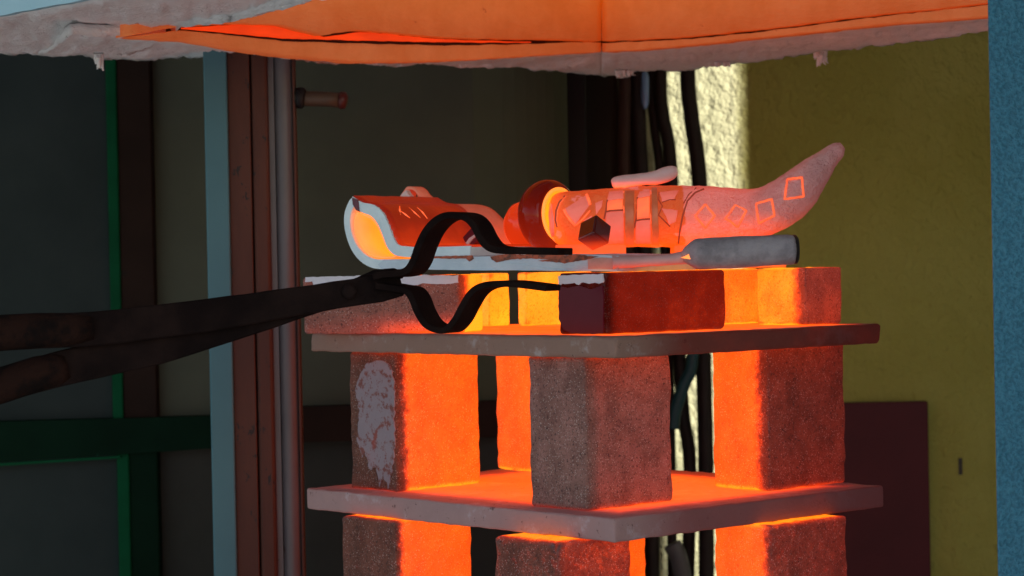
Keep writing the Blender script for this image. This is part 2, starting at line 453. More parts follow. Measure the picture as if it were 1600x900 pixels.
th = tube([P(*p) for p in spline([(1052, 670, 5.95), (1056, 640, 5.95), (1070, 598, 5.95), (1080, 575, 5.95), (1085, 520, 5.95)], 8)], .016, 'teal_hose', m_paint('teal_hose', (.01, .05, .06), (.015, .07, .08), .5, .4), None, 12)
tag(th, 'dark teal hose looping in front of the cables between the shelves', 'hose')
bc = tube([P(*p) for p in spline([(1007, 112, 6.0), (1008, 125, 6.0), (1008, 145, 6.0), (1008, 165, 6.0), (1009, 170, 6.0)], 3)], [.006, .0085, .0105, .0105, .0105, .0105, .0105, .0105, .01, .008, .006, .005, .004], 'cable_connector', m_paint('blue_plastic', (.22, .42, .72), (.3, .5, .8), .25, .5), None, 12)
tag(bc, 'small pale blue connector hanging among the dark cables under the hood', 'connector')

# ------------------------------------------------------------------ kiln guide column (left) and blue column (right)
M_teal = m_paint('teal_enamel', (.050, .150, .185), (.062, .175, .21), .45, .4, 3, spots=.73, spot=(.12, .2, .2), sc=25)
n = N('red_oxide'); f = n.noise(7, 5, .65, stretch=(3, 3, .6)); sp_ = n.noise(26, 6, .75, stretch=(1.6, 1.6, .8))
c = n.mix(n.step(f, .3, .7), (.066, .017, .008), (.090, .025, .012)); c = n.mix(n.step(sp_, .60, .63), c, (.014, .010, .010))
n.base(c, .55, .35); n.bump(sp_, .25, .002); M_oxide = n.m
M_greymetal = m_paint('worn_grey_metal', (.09, .088, .094), (.125, .12, .13), .4, .5, 6, spots=.66, spot=(.05, .03, .025), sc=26, stretch=(1, 1, .5))
GD = 4.45
gp = thing('kiln_guide_column', (P(395, 450, GD).x, P(395, 450, GD).y, 0), 'upright kiln guide column of teal strip, red oxide channel and grey tube', 'column')
vbox(324.5, 361, GD, .10, 0, 3.3, 'teal_strip', M_teal, gp, bev=.003)
vbox(361.5, 396.5, GD+.012, .06, 0, 3.3, 'oxide_plate', M_oxide, gp, bev=.002)
vbox(398.5, 424, GD+.014, .05, 0, 3.3, 'oxide_plate', M_oxide, gp, bev=.006)
vbox(396, 399, GD+.03, .02, 0, 3.3, 'dark_seam', M_black, gp, bev=0)
vbox(424, 434, GD+.03, .02, 0, 3.3, 'channel_web', M_greymetal, gp, bev=0)
c0 = P(449, 450, GD+.045); c0.z = 0
tube([c0+Z*(3.3*i/10) for i in range(11)], .0195, 'guide_tube', M_greymetal, gp, 24, side=Vector((0, 1, 0)))
vbox(463, 467, GD+.03, .03, 0, 3.3, 'tube_edge', M_oxide, gp, bev=.001)
M_peg = m_paint('rusty_peg', (.05, .033, .02), (.075, .05, .032), .5, .4, 20)
pg = tube([P(461, 153, GD+.04), P(480, 154, GD+.04), P(510, 155, GD+.04), P(533, 157, GD+.04)], .0145, 'peg', M_peg, gp, 16)
tube([P(463, 153, GD+.04), P(468, 153, GD+.04), P(473, 153, GD+.04), P(477, 153.5, GD+.04)], [.020, .021, .021, .017], 'peg_collar', M_black, pg, 16)
cp = tube([P(529, 157, GD+.04), P(533, 157, GD+.04), P(540, 157, GD+.04), P(543, 157.5, GD+.04)], [.015, .0175, .0165, .009], 'peg_cap', m_paint('red_cap', (.05, .008, .007), (.07, .011, .009), .4, .4), pg, 16)

n = N('blue_hammered_paint'); f1 = n.noise(170, 3, .6); f2 = n.noise(3, 4, .6)
n.base(n.mix(n.step(f1, .35, .65), n.mix(n.step(f2, .3, .7), (.026, .14, .215), (.032, .16, .24)), n.mix(n.step(f2, .3, .7), (.05, .22, .32), (.06, .25, .36))), .4, .4); n.bump(f1, .8, .006); M_blue = n.m
p = P(1551, 450, 3.25); q = P(1760, 450, 3.25); p.z = q.z = 0
bcx = prism([p, q, q+Vector((0, .12, 0)), p+Vector((.034, .12, 0))], Z*3.3, 'blue_column', M_blue)
m = bcx.modifiers.new('bevel', 'BEVEL'); m.width = .003; m.segments = 2
tag(bcx, 'blue hammered-paint kiln column at the right edge of the view', 'column')

# ------------------------------------------------------------------ kiln hood, lifted above the load
IC = P(940, 82, 4.75); ZR = IC.z
n = N('fibre_hot'); f1 = n.noise(10, 6, .65); f2 = n.noise(60, 5, .7, stretch=(1, 1, 2.5))
c = n.mix(n.step(f1, .3, .7), (.46, .28, .10), (.54, .35, .15)); c = n.mix(n.step(n.noise(26, 5, .75), .66, .72), c, (.22, .12, .07))
n.base(c, .95, .1)
zd = n.dot(n.geo.outputs['Position'], (0, 0, 1))
n.heat(n.math('ADD', n.step(zd, ZR-.01, ZR+.14, .66, .84), n.math('MULTIPLY', n.math('SUBTRACT', f1, .5), .10)), .24)
n.bump(n.math('ADD', f2, f1), .5, .006); M_fibhot = n.m
n = N('fibre'); f1 = n.noise(9, 6, .65); f2 = n.noise(55, 5, .7, stretch=(1, 1, 2.5))
c = n.mix(n.step(f1, .3, .7), (.80, .80, .80), (.88, .88, .88)); c = n.mix(n.step(n.noise(34, 4, .75), .68, .73), c, (.16, .13, .12))
n.base(c, .95, .1); n.bump(n.math('ADD', f2, n.math('MULTIPLY', f1, 2)), .7, .008); M_fib = n.m
n = N('red_hot_gap'); f1 = n.noise(8, 4, .6, stretch=(1, 1, 3)); n.base((.3, .06, .03), .9, .1)
n.heat(n.math('ADD', n.math('MULTIPLY', f1, .25), .42)); M_gap = n.m
M_casing = m_paint('pale_blue_casing', (.36, .60, .70), (.42, .66, .76), .4, .4, 5, spots=.7, spot=(.2, .3, .33), sc=22)
hood = thing('kiln_hood', (IC.x, IC.y, ZR), 'lifted kiln hood with glowing orange fibre lining and ragged white rim', 'kiln hood')
def resample(pl, n):
    x0, x1 = pl[0][0], pl[-1][0]; out = []
    for i in range(n):
        x = x0+(x1-x0)*i/(n-1); k = 0
        while k < len(pl)-2 and pl[k+1][0] < x: k += 1
        a, b = pl[k], pl[k+1]; t = (x-a[0])/(b[0]-a[0]); out.append((x, a[1]+(b[1]-a[1])*t))
    return out
def hood_sheet(name, rows, mat, back, nc=70, sub=6, amp=.004, jag=.9):
    """rows: list of (pixel polyline, function px,py->world)"""
    g = []
    wr_ = []
    for k, (pl, fn) in enumerate(rows):
        rs = resample(pl, nc)
        wr_.append([fn(x, y+noise.noise(Vector((x*.05, k*7.0, 1.3)))*1.6*jag+noise.noise(Vector((x*.16, k*3.0, 4.3)))*1.1*jag) for x, y in rs])
    for k in range(len(wr_)-1):
        for i in range(sub):
            g.append([a.lerp(b, i/sub) for a, b in zip(wr_[k], wr_[k+1])])
    g.append(wr_[-1])
    nb = back.normalized()
    fr = [[p-nb*(noise.noise(p*14)*amp+noise.noise(p*45)*amp*.6+noise.noise(p*110)*amp*.3) for p in r] for r in g]
    return grid_solid(fr, [[p+back for p in r] for r in g], name, mat, hood)
inL = lambda off: (lambda x, y: onp(x, y, IC+A*off, A))
inR = lambda off: (lambda x, y: onp(x, y, IC+B*off, B))
flat = lambda dz: (lambda x, y: onp(x, y, Vector((0, 0, ZR+dz)), Z))
upL = [(205, 56), (280, 41), (370, 36), (440, 38), (505, 55), (560, 46), (600, 49), (650, 54), (720, 59), (850, 61), (940, 64)]
loL = [(205, 56.5), (285, 47), (370, 56), (440, 64), (560, 68), (700, 71), (820, 69), (900, 66), (940, 66)]
btL = [(205, 57), (210, 58), (300, 63), (370, 76), (440, 86), (560, 97), (640, 97), (700, 95), (820, 88), (940, 81)]
hood_sheet('lining_wall', [([(205, -330), (940, -330)], inL(0)), (upL, inL(0))], M_fibhot, A*.05, jag=.7)
M_crackshade = m_paint('crack_shade', (.03, .016, .012), (.05, .025, .018), .95, .1, 20)  # dark colour standing in for shade inside the lining cracks
hood_sheet('shaded_joint', [([(262, 36), (370, 28), (940, 50)], inL(.030)), ([(262, 53), (370, 61), (440, 69), (560, 74), (700, 76), (940, 72)], inL(.030))], M_crackshade, A*.02)
hood_sheet('hot_gap', [([(285, 43), (370, 38), (440, 40), (505, 58), (560, 50), (600, 52), (650, 58), (720, 62.5), (830, 65.5)], inL(.026)), ([(285, 45), (370, 53), (440, 60), (560, 63), (650, 65), (720, 66), (830, 66.5)], inL(.026))], M_gap, A*.005, sub=6, amp=.002, jag=.5)
hood_sheet('lining_strip', [(loL, inL(0)), (btL, inL(.0))], M_fibhot, A*.04, jag=.8)
upR = [(940, 64), (1060, 58), (1180, 46), (1300, 30), (1400, 19), (1500, 9), (1640, -6)]
loR = [(940, 67), (1060, 62.5), (1180, 51), (1300, 35), (1400, 23.5), (1500, 12.5), (1640, -2)]
btR = [(940, 81), (1000, 77), (1100, 68), (1200, 57), (1300, 46), (1400, 36), (1545, 26), (1640, 18)]
hood_sheet('lining_wall', [([(940, -330), (1640, -330)], inR(0)), (upR, inR(0))], M_fibhot, B*.05, jag=.9)
hood_sheet('crack_shade_backing', [([(940, 0), (1640, -60)], inR(.030)), ([(940, 81), (1100, 67), (1300, 45), (1640, 17)], inR(.030))], M_crackshade, B*.02)
hood_sheet('lining_strip', [(loR, inR(0)), (btR, inR(0))], M_fibhot, B*.04, jag=.8)
rmL = [(60, 85), (165, 92), (300, 92), (380, 90), (440, 92), (480, 99), (560, 101), (620, 103), (700, 104), (800, 108), (870, 111), (940, 117)]
rmR = [(940, 117), (975, 119), (1000, 113), (1100, 107), (1200, 94), (1300, 80), (1400, 68), (1545, 48), (1640, 36)]
btL2 = [(110, 55), (210, 57), (300, 62), (370, 75), (440, 85), (560, 96), (640, 96), (700, 94), (820, 87), (940, 80)]
midL = [(85, 70), (165, 75), (300, 79), (380, 84), (440, 89.5), (560, 99.5), (700, 100), (800, 99), (870, 99), (940, 99)]
rdn = lambda t: flat(-.018*t)
hood_sheet('fibre_rim', [(btL2, inL(.036)), (midL, rdn(.6)), (rmL, rdn(1))], M_fib, Z*.02, nc=160, sub=6, amp=.007, jag=1.0)
midR = [(940, 99), (1000, 97), (1100, 89), (1200, 77), (1300, 64), (1400, 53), (1545, 38), (1640, 29)]
btR2 = [(x, y-1) for x, y in btR]
hood_sheet('fibre_rim', [(btR2, inR(.036)), (midR, rdn(.6)), (rmR, rdn(1))], M_fib, Z*.02, nc=150, sub=6, amp=.007, jag=1.0)
# near left side: its underside and the painted casing above it
nb0 = [(-120, 62), (0, 62), (60, 60), (150, 57), (200, 55), (300, 38), (360, 29), (430, 14), (500, 0), (600, -18), (900, -75)]
nb1 = [(-120, 40), (0, 24), (60, 13), (130, 0), (200, -14), (300, -32), (360, -43), (430, -56), (500, -68), (600, -86), (900, -140)]
nbx = [(-120, 86), (0, 84), (80, 87), (130, 90), (165, 92.5), (210, 85), (300, 40), (360, 30), (430, 15), (500, 1), (600, -17), (900, -74)]
hood_sheet('fibre_rim', [(nb1, flat(.0)), (nb0, flat(-.004)), (nbx, flat(-.016))], M_fib, Z*.10, nc=150, sub=6, amp=.008, jag=1.0)
cs0 = [(-130, -200), (900, -300)]
pA = flat(0)(60, 13)-B*.03
pc = [onp(q.x, q.y+noise.noise(q*.05)*1.5, pA, B) for q in dense([Vector((x, y, 0)) for x, y in nb1], 12, False)]
prism(pc+[onp(900, -320, pA, B), onp(-120, -220, pA, B)], B*.012, 'casing', M_casing, hood)
# outer steel and lid of the hood (above the frame)
far = IC+A*.30+B*.30
ztop = ZR+.75
cz = ZR+.06
sz = 1.75
crn = [far, far-B*sz, far-B*sz-A*sz, far-A*sz]
block_pts = [Vector((v.x, v.y, ztop)) for v in crn]
prism(block_pts, Z*.05, 'casing_top', M_casing, hood)
for i, e in ((0, -B), (0, -A)):
    p = far.copy(); p.z = cz
    nrm = A if e is not -A and (e-(-B)).length < 1e-6 else B
    prism([p, p+e*sz, p+e*sz+nrm*.02, p+nrm*.02], Z*(ztop-cz), 'casing', M_casing, hood)
def tuft(px, py, d, drop, spread, k=9, r=.0035):
    """torn fibre hanging from the rim: a few thin curling wisps"""
    rnd = random.Random(int(px)); vs = []; fs = []
    for i in range(k):
        x, y = px+rnd.uniform(-spread, spread), py-2; dx = rnd.uniform(-.6, 1.1)*spread*.5; L = drop*rnd.uniform(.15, 1)**1.5
        pts = spline([(x, y-6, d), (x+dx*.2, y+L*.4, d+rnd.uniform(-.01, .01)), (x+dx*.7, y+L*.8, d), (x+dx*1.5, y+L, d+rnd.uniform(-.01, .01))], 3)
        w = [P(*q) for q in pts]; n_ = len(w); b0 = len(vs)
        for q, t in zip(w, range(n_)):
            rr = r*rnd.uniform(.8, 1.3)*(1.25-t/n_)
            for a in range(6): vs.append(q+Vector((math.cos(a*math.pi/3)*rr, math.sin(a*math.pi/3)*rr*.8, math.sin(a*math.pi/3)*rr*.6)))
        for t in range(n_-1):
            for a in range(6): fs.append((b0+t*6+a, b0+t*6+(a+1) % 6, b0+t*6+6+(a+1) % 6, b0+t*6+6+a))
        fs.append(tuple(range(b0+(n_-1)*6, b0+n_*6)))
    mesh('fibre_tuft', vs, fs, M_fib, hood, True)
tuft(154, 91, 4.3, 22, 5, 12, .0036)
tuft(1281, 86, 4.75, 20, 9, 16, .0042)
tuft(975, 117, 4.95, 9, 12, 12, .0035)
tuft(1385, 68, 4.7, 5, 9, 7, .003)
tuft(1130, 104, 4.85, 4, 12, 7, .003)
tuft(585, 101, 4.6, 4, 14, 7, .003)

# ------------------------------------------------------------------ hot kiln furniture
DK, LT = (.12, .05, .034), (.20, .088, .060)
M_2l = m_brick('firebrick_middle_left', DK, LT, .30, .046)
M_2f = m_brick('firebrick_middle_front', (.20, .105, .085), (.34, .19, .16), .108, .037, h0=.10, hs=.27, grain=1.25)
M_2r = m_brick('firebrick_middle_right', DK, LT, .086, .10, hs=.28)
M_2b = m_brick('firebrick_middle_back', DK, LT, .1, .1)
M_3l = m_brick('firebrick_low_left', DK, LT, .2, -.036)
M_3r = m_brick('firebrick_low_right', DK, LT, -.037, -.1, hs=.30)
M_3f = m_brick('firebrick_low_front', DK, LT, .072, -.064, h0=.16, hs=.40)
M_b1l = m_brick('firebrick_top_left', (.24, .10, .075), (.33, .15, .11), .2, .075, h0=.18, d0=.0, d1=.045, h1=.90, jt=.50, jw=.45, jx=True)
M_b1f = m_brick('firebrick_red_face', (.035, .004, .003), (.05, .007, .005), .094, .069, h0=.2, hs=.38, h1=.86, grain=.2, jt=.15, spec=.05)
M_b1r = m_brick('firebrick_top_right', (.2, .11, .08), (.3, .17, .12), .087, .1, hs=.40, h1=.88)
M_b1 = m_brick('firebrick_top_inner', (.24, .10, .075), (.33, .15, .11), .1, .1, h1=.80)
M_b1h = m_brick('firebrick_yellow_hot', (.3, .2, .15), (.35, .25, .2), .1, .1, h1=.95, jt=.05, grain=.3)
M_s1 = m_shelf('kiln_shelf_upper', (.25, .16, .125), (.33, .22, .175), (.52, .50, .50), (.075, .02, .015), .12, h0=.08, h1=.76, d0=.004, d1=.05)
M_s2 = m_shelf('kiln_shelf_lower', (.34, .22, .215), (.44, .31, .30), (.56, .52, .56), (.20, .085, .085), .06, h0=.12, h1=.72, d0=.002, d1=.10)
up = rough_box('kiln_shelf', C_up-Z*TU, SH['v'], SH['u'], TU, M_s1, None, r=.007, amp=.0012, step=.014, seed=3)
tag(up, 'upper kiln shelf, brown-edged slab carrying the sculptures and flat bricks', 'kiln shelf', 'kiln shelves of the stack')
lo = rough_box('kiln_shelf', C_low-Z*TL, LV, LU, TL, M_s2, None, r=.0045, amp=.0012, step=.014, seed=5)
tag(lo, 'lower kiln shelf, greyish-pink edged slab between the two tiers of upright bricks', 'kiln shelf', 'kiln shelves of the stack')
GB = 'kiln bricks stacked as shelf props'
bricks = {}
def brick(key, xl, xm, xr, yb, z, H, mat, lab, lu=None, lv=None, seed=0, r=.006, amp=.0018, ztop=None, **k):
    p = low_plane(xm, yb, z)
    if ztop is not None: p = p.copy()
    Lu = lu or reach(p, A, xl); Lv = lv or reach(p, B, xr)
    q = p.copy()
    if ztop is not None: q.z = ztop-H
    o = rough_box('kiln_brick', q, Lv, Lu, H, mat, None, r=r, amp=amp, seed=seed, **k)
    bricks[key] = (q, Lv, Lu, H, o)
    return tag(o, lab, 'brick', GB)
H2 = ZU-TU-ZL-.0015
brick('2l', 549, 620, 752, 769, ZL, H2, M_2l, 'left upright brick of the middle tier, broad side glowing, grey wash on narrow end', seed=1)
brick('2f', 829, 917, 1052, 799, ZL, H2, M_2f, 'front upright brick of the middle tier, grey speckled end and dull red side', seed=2)
brick('2r', 1115, 1203, 1323, 768, ZL, H2, M_2r, 'upright brick at the right of the middle tier, left side glowing, right side dull red', seed=3)
brick('2b', 777, 850, 960, 739, ZL, H2, M_2b, 'glowing orange brick at the back of the middle tier, half hidden by the front brick', seed=4)
H3 = .24
ZTL = ZL-TL-.0015
brick('3l', 533, 617, 737, 815, ZTL, H3, M_3l, 'lowest tier brick at left, speckled end, glowing side, under the lower shelf', seed=5, ztop=ZTL)
brick('3f', 770, 868, 988, 848, ZTL, H3, M_3f, 'lowest tier front brick, dark and rounded, poking out under the lower shelf corner', seed=6, ztop=ZTL, r=.012)
brick('3r', 1115, 1205, 1323, 822, ZTL, H3, M_3r, 'lowest tier brick at right, glowing left side, under the lower shelf', seed=7, ztop=ZTL)
pb = P(900, 900, 4.2)
q = Vector((pb.x, pb.y, ZTL-H3)); Lv = reach(q+Z*H3, B, 1008)
ob = rough_box('kiln_brick', q, Lv, .13, H3, M_2b, None, seed=8)
tag(ob, 'lowest tier back brick, an orange sliver right of the dark front brick', 'brick', GB)
# base the lowest bricks stand on (below the frame)
bs = rough_box('kiln_plinth', C_low-A*.10-B*.12+Z*(.02-C_low.z), LV+.24, LU+.24, ZTL-H3-.021, m_paint('kiln_base_steel', (.10, .09, .085), (.14, .12, .11), .7, .3), None, r=.01, step=.1)
tag(bs, 'low kiln plinth under the lowest bricks', 'plinth')

# upper layer of flat bricks
H1 = ZT-ZU-.001
e1 = Vector((-math.cos(R(20)), math.sin(R(20)), 0)); e2 = Vector((math.sin(R(20)), math.cos(R(20)), 0))
p = low_plane(718, 520, ZU); L1 = reach(p, e1, 474)
pl1 = p
lb = rough_box('kiln_brick', p+e1*L1, L1, .115, H1, M_b1l, None, r=.005, amp=.0015, seed=11, ex=-e1, ey=e2)
tag(lb, 'long flat brick behind the tongs on the upper shelf, white wash along top', 'brick', GB)
brick('1f', 873, 945, 1136, 523, ZU, H1, M_b1f, 'front flat brick of the upper shelf, maroon glazed end and deep red side', seed=12, r=.007, amp=.001)
brick('1r', 1183, 1260, 1316, 508, ZU, H1, M_b1r, 'small brick at the right end of the upper shelf, glowing left side, sooty right side', seed=13)
def brick_uv(u, v, lu, lv, mat, lab, seed):
    p = C_up+A*u+B*v
    o = rough_box('kiln_brick', p, lv, lu, H1, mat, None, r=.004, amp=.0008, seed=seed)
    return tag(o, lab, 'brick', GB)
brick_uv(.27, .470, .11, .155, M_b1, 'orange hot brick between the red front brick and the small right brick', 14)
brick_uv(.705, .366, .055, .052, M_b1h, 'narrow yellow-hot brick at the back, left of the dark slit, above the tongs', 15)
brick_uv(.634, .396, .024, .17, M_b1h, 'yellow-orange hot brick at the back, right of the dark slit, beside the maroon end', 16)

# kiln wash and glaze on brick faces
def face_patch(name, pxs, p0, nrm, mat, parent, t=.0016, wob=1.6, lift=.0005):
    pl = dense([Vector((x, y, 0)) for x, y in pxs], 3.0)
    pts = [onp(v.x+noise.noise(v*.12)*wob, v.y+noise.noise(v*.12+Vector((9, 9, 9)))*wob, p0-nrm*-lift, nrm) for v in pl]
    return prism(pts, nrm*t, name, mat, parent)
n = N('white_wash'); f1 = n.noise(120, 4, .7); f2 = n.noise(34, 4, .7)
n.base(n.mix(n.step(n.noise(60, 4, .7), .50, .62), n.mix(f1, (.24, .215, .245), (.33, .30, .33)), (.20, .09, .08)), .85, .2)
n.heat(n.step(f2, .5, .7, .10, .24), 1); n.bump(f1, .3, .002); M_wash = n.m
n = N('white_wash_bright'); f1 = n.noise(120, 4, .7)
n.base(n.mix(f1, (.60, .61, .68), (.74, .75, .81)), .7, .3); n.heat(.10, 1); n.bump(f1, .3, .002); M_washb = n.m
q, _, _, _, o = bricks['2l']
face_patch('grey_wash', [(562, 585), (575, 566), (600, 562), (612, 572), (618, 600), (617, 650), (618, 700), (612, 745), (606, 765), (600, 742), (594, 760), (588, 728), (578, 735), (572, 705), (566, 715), (560, 690), (562, 640), (556, 610)], q, -B, M_wash, o, wob=3)
face_patch('white_wash', [(478, 433), (600, 430), (716, 430), (717, 442), (690, 444), (660, 443), (640, 447), (600, 441), (560, 444), (540, 452), (505, 450), (498, 445), (492, 448), (488, 440), (477, 441)], pl1, -e2, M_washb, lb)
q, _, _, _, o = bricks['1f']
n = N('maroon_glaze'); f1 = n.noise(40, 4, .6); n.base(n.mix(f1, (.045, .004, .018), (.06, .006, .022)), .35, .15); n.heat(.16, 1); n.bump(f1, .15, .002); M_mglaze = n.m
face_patch('maroon_glaze', [(875, 447), (890, 450), (905, 446), (925, 452), (943, 446), (944, 470), (944, 521), (930, 522), (895, 521), (882, 515), (875, 500), (874, 470)], q, -B, M_mglaze, o, t=.0022, wob=1)
face_patch('white_wash', [(874, 431), (910, 429), (944, 428), (944, 441), (938, 443), (930, 442), (922, 443), (912, 441), (906, 445), (900, 442), (888, 444), (880, 443), (875, 446)], q, -B, M_washb, o, t=.0028)

# ------------------------------------------------------------------ ceramic pieces on top
ZS = CAM_H-.0105
SE = Vector((-.83, .558, 0)).normalized()       # along the slab, to the left
SG = Vector((.558, .83, 0)).normalized()        # across the slab, to the back
SP = P(970, 424, 3.60); SP = Vector((SP.x, SP.y, 0))
def on_s(px, py, g=0.0):
    return onp(px, py, SP+SG*g, SG)
M_cut = m_clay('pale_cut_clay', (.68, .82, .87), (.76, .89, .93), ZT, ZT+.1, .04, .02, .8, bump=.3)
n = N('red_glaze'); f1 = n.noise(16, 5, .6); f2 = n.noise(70, 3, .6)
n.base(n.mix(f1, (.10, .010, .004), (.16, .016, .005)), .30, .3)
zd = n.dot(n.geo.outputs['Position'], (0, 0, 1))
n.heat(n.math('ADD', n.step(zd, ZT+.02, ZT+.12, .50, .38), n.math('MULTIPLY', n.math('SUBTRACT', f1, .5), .16)), 1); n.bump(f2, .12, .002); M_redg = n.m
n = N('hot_inside'); f1 = n.noise(9, 3, .5); n.base((.6, .4, .3), .8, .2)
dd = n.dot(n.geo.outputs['Position'], (.83, -.558, 0))
n.heat(n.math('ADD', .74, n.math('MULTIPLY', f1, .20)), 1); M_inside = n.m
M_slab = m_clay('slab_clay', (.52, .66, .75), (.60, .74, .83), ZT, ZT+.03, .06, .12, .75, bump=.35)
sc = thing('curled_clay_form', SP+Z*ZT, 'white clay slab with curled hollow left end, red glazed outside and glowing orange inside', 'ceramic piece')
# slab
zb = ZS; th_ = .0225
def slab_pt(px, z, g):
    p = on_s(px, 410, 0)+SG*g; p.z = z; return p
sl_poly = [(585, 418), (600, 420), (650, 421), (720, 422), (800, 422.5), (900, 423.5), (965, 424.5), (966, 400), (940, 398.5), (860, 397.5), (740, 401), (640, 405), (600, 405)]
sl_pts = [on_s(x, y) for x, y in sl_poly]
prism(dense(sl_pts, .012), SG*.25, 'slab', M_slab, sc, n=14, wob=.0008)
# curl: closed ring of thick clay, open on its inside
outer = [(600, 421), (580, 418), (562, 407), (548, 388), (539, 360), (538, 335), (545, 315), (551, 308)]
inner = [(560, 318), (551, 326), (547, 342), (549, 362), (557, 382), (570, 397), (585, 404.5), (600, 405)]
op = spline(outer, 6); ip = spline(inner, 6)
prism([on_s(*p) for p in op]+[on_s(*p) for p in ip], SG*.25, 'curled_wall', M_cut, sc, n=8)
out2 = [(550, 307), (565, 316), (583, 320), (596, 330), (605, 346), (612, 364), (620, 381), (636, 385), (670, 386), (735, 384)]
in2 = [(735, 400), (680, 402), (640, 402), (618, 399), (606, 388), (598, 368), (590, 350), (580, 338), (568, 333), (558, 328)]
op2 = spline(out2, 6); ip2 = spline(in2, 6)
prism([on_s(*p) for p in op2]+[on_s(*p) for p in ip2], SG*.245, 'folded_wall', M_cut, sc, n=8)
# glaze skin over the folded wall
def skin(name, px_poly, g0, g1, off, mat, parent, n=14, closed=False):
    base = [on_s(x, y) for x, y in px_poly]; f, b = [], []
    for i in range(n+1):
        g = g0+(g1-g0)*i/n
        jit = .006*noise.noise(Vector((i*.9, g*40, 2)))
        r1, r2 = [], []
        for k, p in enumerate(base):
            t = (base[min(k+1, len(base)-1)]-base[max(k-1, 0)]).normalized()
            nn = t.cross(SG); nn.normalize()
            if nn.z < 0 and abs(nn.z) > .05 or (abs(nn.z) <= .05 and nn.x < 0): nn = -nn
            s = SG*(g+(.004*noise.noise(Vector((k*.7, 3, 1))) if i == 0 else 0))
            r1.append(p+nn*(off+noise.noise((p+s)*30)*.0012)+s); r2.append(p-nn*.002+s)
        f.append(r1); b.append(r2)
    return grid_solid(f, b, name, mat, parent)
skin('red_glaze', op2, .004, .248, .0022, M_redg, sc)
# glowing inside skin of the curl
ins = spline([(556, 330), (551, 342), (552, 362), (560, 382), (572, 396), (588, 403), (616, 402), (603, 388), (595, 368), (587, 352), (578, 341), (566, 335)], 4)
iw = [on_s(x, y) for x, y in ins]
cz_ = sum(iw, Vector())/len(iw)
ff = [[p+SG*g for p in iw+[iw[0]]] for g in (.004, .05, .10, .15, .20, .235)]
bb = [[cz_+(p-cz_)*.94+SG*g for p in iw+[iw[0]]] for g in (.004, .05, .10, .15, .20, .235)]
grid_solid(bb, ff, 'glowing_inside', M_inside, sc)
prism([cz_+(p-cz_)*.97+SG*.228 for p in iw], SG*.012, 'glowing_end', M_inside, sc)
# dark lap mark at the lip and scratches in the glaze
M_lap = m_clay('dark_lap', (.07, .012, .03), (.1, .02, .04), ZT, ZT+.1, .14, .10, .35, .5)
prism([on_s(x, y, -.002) for x, y in [(550, 309), (559, 313), (561, 331), (556, 328), (551, 319)]], SG*.006, 'lap_mark', M_lap, sc)
M_scr = m_clay('scratch_clay', (.55, .35, .22), (.6, .4, .25), ZT, ZT+.1, .68, .66, .7, bump=0)
def on_skin(px, py):
    """point on the folded wall's outside seen at a pixel"""
    best = None
    for k in range(len(op2)-1):
        a, b = on_s(*op2[k]), on_s(*op2[k+1]); nn = (b-a).cross(SG)
        h = onp(px, py, a, nn); t = (h-a).dot((b-a))/(b-a).length_squared; g = (h-a-(b-a)*t).dot(SG)
        if -.02 <= t <= 1.02 and -.01 < g < .26:
            if best is None or (h-CM.translation).length < best[0]: best = ((h-CM.translation).length, h)
    return best[1] if best else None
for i, seq in enumerate(([(624, 323), (624, 330), (625, 336)], [(626, 331), (633, 336), (640, 341)], [(638, 325), (647, 333), (656, 341)], [(651, 325), (660, 333), (667, 342)])):
    pts = [on_skin(*p) for p in seq]
    if all(pts):
        d_ = (CM.translation-pts[0]).normalized()*.0018
        tube([p+d_ for p in pts], [.0018, .0026, .0016], 'scratch', M_scr, sc, 8)
# brown glaze run over the front edge of the slab
n = N('brown_glaze'); f1 = n.noise(60, 5, .7); n.base(n.mix(n.step(f1, .4, .6), (.05, .018, .008), (.22, .07, .025)), .25, .5); n.heat(n.math('MULTIPLY', f1, .45), 1); M_bglaze = n.m
def glaze(pxs, name='glaze_run', t=.002):
    pl = dense([Vector((x, y, 0)) for x, y in pxs], 4)
    prism([on_s(v.x, v.y+noise.noise(v*.2)*1.2, -.0015) for v in pl], SG*(.0015+t), name, M_bglaze, sc)
glaze([(766, 401), (785, 397), (820, 398), (850, 397), (880, 398), (900, 398), (935, 401), (915, 406), (895, 409), (882, 411), (860, 409), (840, 408), (858, 405), (830, 404), (800, 405), (785, 408), (775, 410), (768, 406)])
glaze([(640, 401), (700, 400), (736, 399), (740, 404), (733, 409), (728, 404), (690, 404), (655, 403)])
face = [(918, 405), (940, 402), (965, 404), (966, 421), (940, 420), (919, 420)]
prism([on_s(x, y, -.0012) for x, y in face], SG*.003, 'pink_end', m_clay('pinkish_clay', (.42, .28, .24), (.5, .34, .30), ZT, ZT+.03, .30, .18), sc)

# second curved form behind
M_arch = m_clay('warm_orange_clay', (.62, .36, .24), (.70, .43, .30), ZT, ZT+.11, .66, .40, .7, na=.08)
ar = thing('curved_clay_leaf', on_s(740, 390, .35), 'orange-pink curved clay form with a raised tip, behind the red glazed curl', 'ceramic piece')
ap = spline([(596, 400), (604, 360), (622, 330), (650, 318), (682, 322), (704, 340), (718, 360), (730, 380), (742, 404)], 5)
apin = [(x+(660-x)*.10, y+(400-y)*.10) for x, y in ap]
f_ = [[on_s(x, y, .262)+SG*(.165*i/10) for x, y in ap] for i in range(11)]
b_ = [[on_s(x, y, .262)+SG*(.165*i/10) for x, y in apin] for i in range(11)]
grid_solid(f_, b_, 'arched_body', M_arch, ar)
M_tipl = m_clay('pale_tip_clay', (.66, .60, .58), (.72, .66, .64), ZT, ZT+.12, .25, .22, .8)
tp = [(614, 334), (622, 312), (631, 298), (636, 292), (643, 292), (650, 297), (656, 305), (668, 313), (700, 323)]
